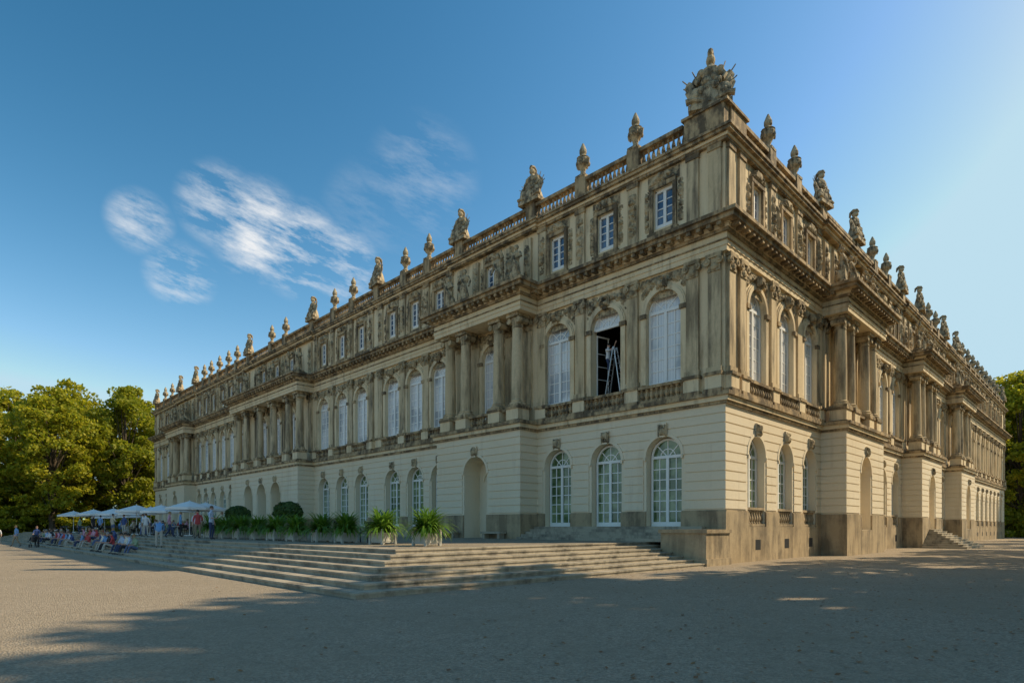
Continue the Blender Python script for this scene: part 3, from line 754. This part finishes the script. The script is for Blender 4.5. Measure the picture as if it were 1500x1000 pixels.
BEND={'wai':(0,.09,1.06),'che':(0,.27,1.18),'nl':(0,.39,1.26),'nk':(0,.44,1.29),'hd':(0,.52,1.33),'ht':(0,.58,1.38),'shL':(.17,.34,1.22),'shR':(-.17,.34,1.22),'elL':(.2,.42,.95),'elR':(-.2,.42,.95),'wrL':(.1,.55,.78),'wrR':(-.1,.55,.78),'haL':(.07,.6,.73),'haR':(-.07,.6,.73),'look':(0,.8,-.5)}
def sit(dz,dy):
    return {'pel':(0,0,.11),'wai':(0,.0,.27),'che':(0,.06,.48),'nl':(0,.09,.61),'nk':(0,.11,.68),'hd':(0,.15,.77),'ht':(0,.15,.85),'hiL':(.1,.06,.1),'hiR':(-.1,.06,.1),
    'knL':(.13,.45,.1-dz*.0+.14),'knR':(-.13,.43,.24),'anL':(.13,dy,dz+.08),'anR':(-.12,dy-.04,dz+.08),'toL':(.14,dy+.15,dz+.035),'toR':(-.13,dy+.11,dz+.035),
    'shL':(.18,.07,.56),'shR':(-.18,.07,.56),'elL':(.23,.15,.31),'elR':(-.23,.15,.31),'wrL':(.1,.35,.3),'wrR':(-.1,.35,.3),'haL':(.06,.41,.3),'haR':(-.06,.41,.3)}
SSTEP=sit(-.28,.6); SCH=sit(-.45,.48)
def stepz(n):
    i=int((18.8-n)/TR)+1; return RH*max(0,min(NS,i))
rot_out=ANG
person('standing_man',STAND2,W(22.4,14.6,.985),rot_out+2.4,(SK[0],CLm[7],PAm[0],HA[1]),1.04)
person('bending_man',BEND,W(23.4,16.9,stepz(16.9)),rot_out-1.9,(SK[0],CLm[3],PAm[4],HA[2]),1.02)
t=24.8
while t<66:
    row=random.choice([0,0,1,1,2]); n=18.8-TR*(2+row)-.12
    z=RH*(3+row)
    person(random.choice(['seated_woman','seated_man']),SSTEP,W(t,n,z),rot_out+U(-.3,.3),rm(),U(.94,1.04)); t+=U(.6,1.5)
for t,n,p in [(26,14.2,STAND2),(28.5,13.5,STAND),(31,14.4,WALK),(33,13.2,STAND2),(36,14.6,STAND),(37.2,14.5,STAND2),(40,13.8,WALK),(44,14.3,STAND),(47,14.5,STAND2),(52,14.5,WALK),(57,14.2,STAND),(62,14.5,STAND2),(30,11.5,STAND),(34.5,11.8,STAND2)]:
    person(random.choice(['standing_visitor','standing_woman']),p,W(t,n,.985),U(0,6.28),rm(),U(.93,1.04))
for t,n in [(60,21),(66,22),(70,20.5),(54,20.2)]:
    person('walking_visitor',WALK,W(t,n,0),U(0,6.28),rm(),U(.93,1.04))
lad=empty('step_ladder',(C0.x,C0.y,0),ANG); g=Geo()
zf=8.72
for sx in (-1,1):
    for o in (-.45,-.85):
        g.tube([(6.5+sx*.5,o+ (.0),zf),(6.5+sx*.03,o+(.06 if o<-.6 else -.06),zf+2.6)],.035,5)
    for i in range(1,9):
        u=i/9.2; x=6.5+sx*(.5-.47*u); g.tube([(x,-.45-.06*u,zf+2.6*u),(x,-.85+.06*u,zf+2.6*u)],.026,5)
g.obj('ladder_frame',M_alu,lad)
LADP={'elR':(-.2,.2,1.5),'wrR':(-.12,.38,1.72),'haR':(-.1,.42,1.79),'elL':(.2,.18,1.32),'wrL':(.12,.36,1.42),'haL':(.1,.42,1.47),'knL':(.1,.12,.6),'anL':(.1,.03,.32),'toL':(.1,.16,.28)}
person('man_on_ladder',LADP,W(6.95,-.65,zf+1.12),ANG+math.pi/2,(SK[0],CLm[0],PAm[0],HA[0]),1.0)
FR=ident
# ---------------------------------------------------------------- cafe
def parasol_mesh():
    g=Geo(); h=2.05
    vs=[(0,0,2.62)];n=8
    for i in range(n):
        a=2*math.pi*i/n+math.pi/8; vs.append((1.6*math.cos(a),1.6*math.sin(a),h+.06))
    for i in range(n):
        a=2*math.pi*i/n+math.pi/8; vs.append((1.61*math.cos(a),1.61*math.sin(a),h-.12))
    g.add(vs,[(0,1+i,1+(i+1)%n) for i in range(n)]+[(1+i,1+n+i,1+n+(i+1)%n,1+(i+1)%n) for i in range(n)])
    g.tube([(0,0,.0),(0,0,2.7)],.03,6); g.box(-.3,.3,-.3,.3,0,.08)
    for i in range(n):
        a=2*math.pi*i/n+math.pi/8; g.tube([(0,0,2.15),(1.1*math.cos(a),1.1*math.sin(a),2.25)],.012,4)
    return g.mesh('parasol',M_white)
def table_mesh():
    g=Geo(); g.lathe(0,0,.72,[(.42,0),(.42,.03)],16); g.tube([(0,0,.02),(0,0,.72)],.03,6); g.lathe(0,0,0,[(.22,0),(.2,.03)],10); return g.mesh('cafe_table',M_white)
def chair_mesh():
    g=Geo(); g.box(-.2,.2,-.2,.2,.43,.46)
    for x in (-.18,.18):
        g.tube([(x,.18,0),(x,.18,.44)],.015,5); g.tube([(x,-.2,0),(x,-.18,.45),(x,-.24,.88)],.015,5)
    g.box(-.19,.19,-.245,-.225,.6,.86); return g.mesh('cafe_chair',M_iron)
PM,TMm,CM=parasol_mesh(),table_mesh(),chair_mesh()
k=0
for t in [38.6,42.5,46.5,50.5,55,60,65,70,76,83]:
    for n in ((8.6,12.0) if k%2 else (11.0,)):
        place('parasol',PM,W(t,n,.985),U(0,1),U(.92,1.12))
        c=W(t+.9,n+.6,.985); place('cafe_table',TMm,c)
        for j in range(3):
            a=U(0,6.28); q=c+Vector((math.cos(a)*.75,math.sin(a)*.75,0)); place('cafe_chair',CM,q,a+math.pi/2)
            if t<60 and R()<.75: person('seated_guest',SCH,q+Vector((0,0,.455)),a+math.pi/2,rm(),U(.94,1.02))
    k+=1
g=Geo()
g.loft([(0,0,.45,.16,.3),(0,0,.6,.2,.36),(0,.0,.72,.2,.36)],10); 
g.ball((0,-.18,.82),(.21,.24,.24),10,7)
for x in (-.22,.22):
    g.tube([(x,.42,.14),(x,-.2,.6),(x,-.62,1.02)],.018,5); g.tube([(x,-.35,.14),(x,.1,.5)],.018,5)
g.tube([(-.22,-.62,1.02),(.22,-.62,1.02)],.022,5)
for x in (-.25,.25):
    for y in (.42,-.35):
        P=[(x,y+.13*math.cos(i*math.pi/6),.14+.13*math.sin(i*math.pi/6)) for i in range(13)]; g.tube(P,.022,5)
        for i in range(3): g.tube([(x,y+.12*math.cos(i*math.pi/3),.14+.12*math.sin(i*math.pi/3)),(x,y-.12*math.cos(i*math.pi/3),.14-.12*math.sin(i*math.pi/3))],.006,4)
place('baby_stroller',g.mesh('baby_stroller',M_iron),W(50,19.4,0),ANG+1.3)
person('stroller_parent',{'elL':(.22,.1,1.15),'elR':(-.22,.1,1.15),'wrL':(.2,.36,1.04),'wrR':(-.2,.36,1.04),'haL':(.18,.42,1.02),'haR':(-.18,.42,1.02)},W(50,19.4,0)+Vector((math.sin(ANG+1.3),-math.cos(ANG+1.3),0))*1.05,ANG+1.3,(SK[0],CLm[1],PAm[1],HA[1]),1)

# ---------------------------------------------------------------- sky, sun, camera
SUN=Vector((.985,.17)).normalized(); EL=math.radians(40)
w=bpy.data.worlds.new('World'); scene.world=w; w.use_nodes=True; nt=w.node_tree
bg=nt.nodes['Background']; sky=nt.nodes.new('ShaderNodeTexSky'); sky.sky_type='NISHITA'; sky.sun_disc=False
sky.sun_elevation=EL; sky.sun_rotation=math.atan2(SUN.x,SUN.y); sky.altitude=300; sky.air_density=1.15; sky.dust_density=.8; sky.ozone_density=3
tc=nt.nodes.new('ShaderNodeTexCoord')
def dirmask(d,a,b):
    dp=N(nt,'ShaderNodeVectorMath',operation='DOT_PRODUCT'); nt.links.new(tc.outputs['Generated'],dp.inputs[0]); dp.inputs[1].default_value=Vector(d).normalized()
    n=nt.nodes.new('ShaderNodeMapRange'); n.interpolation_type='SMOOTHSTEP'; nt.links.new(dp.outputs['Value'],n.inputs[0]); n.inputs[1].default_value=a;n.inputs[2].default_value=b
    return n.outputs[0]
mp0=nt.nodes.new('ShaderNodeMapping'); mp0.inputs['Rotation'].default_value=(0,math.radians(-16),0)
mp=nt.nodes.new('ShaderNodeMapping'); mp.inputs['Scale'].default_value=(4,5,15)
nt.links.new(tc.outputs['Generated'],mp0.inputs[0]); nt.links.new(mp0.outputs[0],mp.inputs[0])
n1=nz(nt,mp.outputs[0],2.3,14,.68)
def mul(a,b):
    m=N(nt,'ShaderNodeMath',operation='MULTIPLY'); 
    for i,x in enumerate((a,b)):
        if hasattr(x,'node'): nt.links.new(x,m.inputs[i])
        else: m.inputs[i].default_value=x
    return m.outputs[0]
def mn(a,b):
    m=N(nt,'ShaderNodeMath',operation='MINIMUM'); nt.links.new(a,m.inputs[0])
    if hasattr(b,'node'): nt.links.new(b,m.inputs[1])
    else: m.inputs[1].default_value=b
    return m.outputs[0]
def dpx(x,y): return ((x-750)/875,1,(772-y)/875)
def mx(a,b):
    n=N(nt,'ShaderNodeMath',operation='MAXIMUM'); nt.links.new(a,n.inputs[0]); nt.links.new(b,n.inputs[1]); return n.outputs[0]
ms=None
for x,y,a,s in [(325,305,.9980,.75),(380,340,.9970,1),(440,368,.9972,1),(500,388,.9978,.8),(620,262,.996,.25),(265,405,.9987,.75),(205,325,.9990,.65),(545,310,.997,.15)]:
    q=mul(dirmask(dpx(x,y),a,.99999),s); ms=q if ms is None else mx(ms,q)
f=mul(ms,maprange(nt,n1,.43,.68,0,1))
gm=nt.nodes.new('ShaderNodeGamma'); gm.inputs[1].default_value=1.38; nt.links.new(sky.outputs[0],gm.inputs[0])
tint=mixc(nt,1.0,gm.outputs[0],(.58,.73,.84),'MULTIPLY')
sc_=nt.nodes.new('ShaderNodeSeparateColor'); cc_=nt.nodes.new('ShaderNodeCombineColor'); nt.links.new(tint,sc_.inputs[0])
ch_=[]
for i,(k_,e_) in enumerate(((1.02,1.75),(.90,1.15),(.60,1.13))):
    pw=N(nt,'ShaderNodeMath',operation='POWER'); nt.links.new(sc_.outputs[i],pw.inputs[0]); pw.inputs[1].default_value=e_
    ch_.append(mul(pw.outputs[0],k_))
gch=mn(ch_[1],4.9)
nt.links.new(mn(ch_[0],mul(gch,.70)),cc_.inputs[0]); nt.links.new(gch,cc_.inputs[1]); nt.links.new(mn(ch_[2],5.7),cc_.inputs[2])
c=mixc(nt,f,cc_.outputs[0],(5.8,5.9,6.0))
nt.links.new(c,bg.inputs[0]); bg.inputs[1].default_value=.15
sd=bpy.data.lights.new('sun','SUN'); sd.energy=5.0; sd.angle=math.radians(.5); sd.color=(1,.83,.58)
so=bpy.data.objects.new('sun',sd); scene.collection.objects.link(so)
d=Vector((SUN.x*math.cos(EL),SUN.y*math.cos(EL),math.sin(EL))); so.rotation_euler=d.to_track_quat('Z','Y').to_euler(); so.location=d*60
cd=bpy.data.cameras.new('camera'); cam=bpy.data.objects.new('camera',cd); scene.collection.objects.link(cam); scene.camera=cam
cam.location=(0,0,1.65); cam.rotation_euler=(math.pi/2,0,0); cd.sensor_width=36; cd.lens=21.0; cd.shift_y=.1813; cd.clip_end=3000
scene.view_settings.view_transform='Standard'; scene.view_settings.look='None'; scene.view_settings.exposure=0
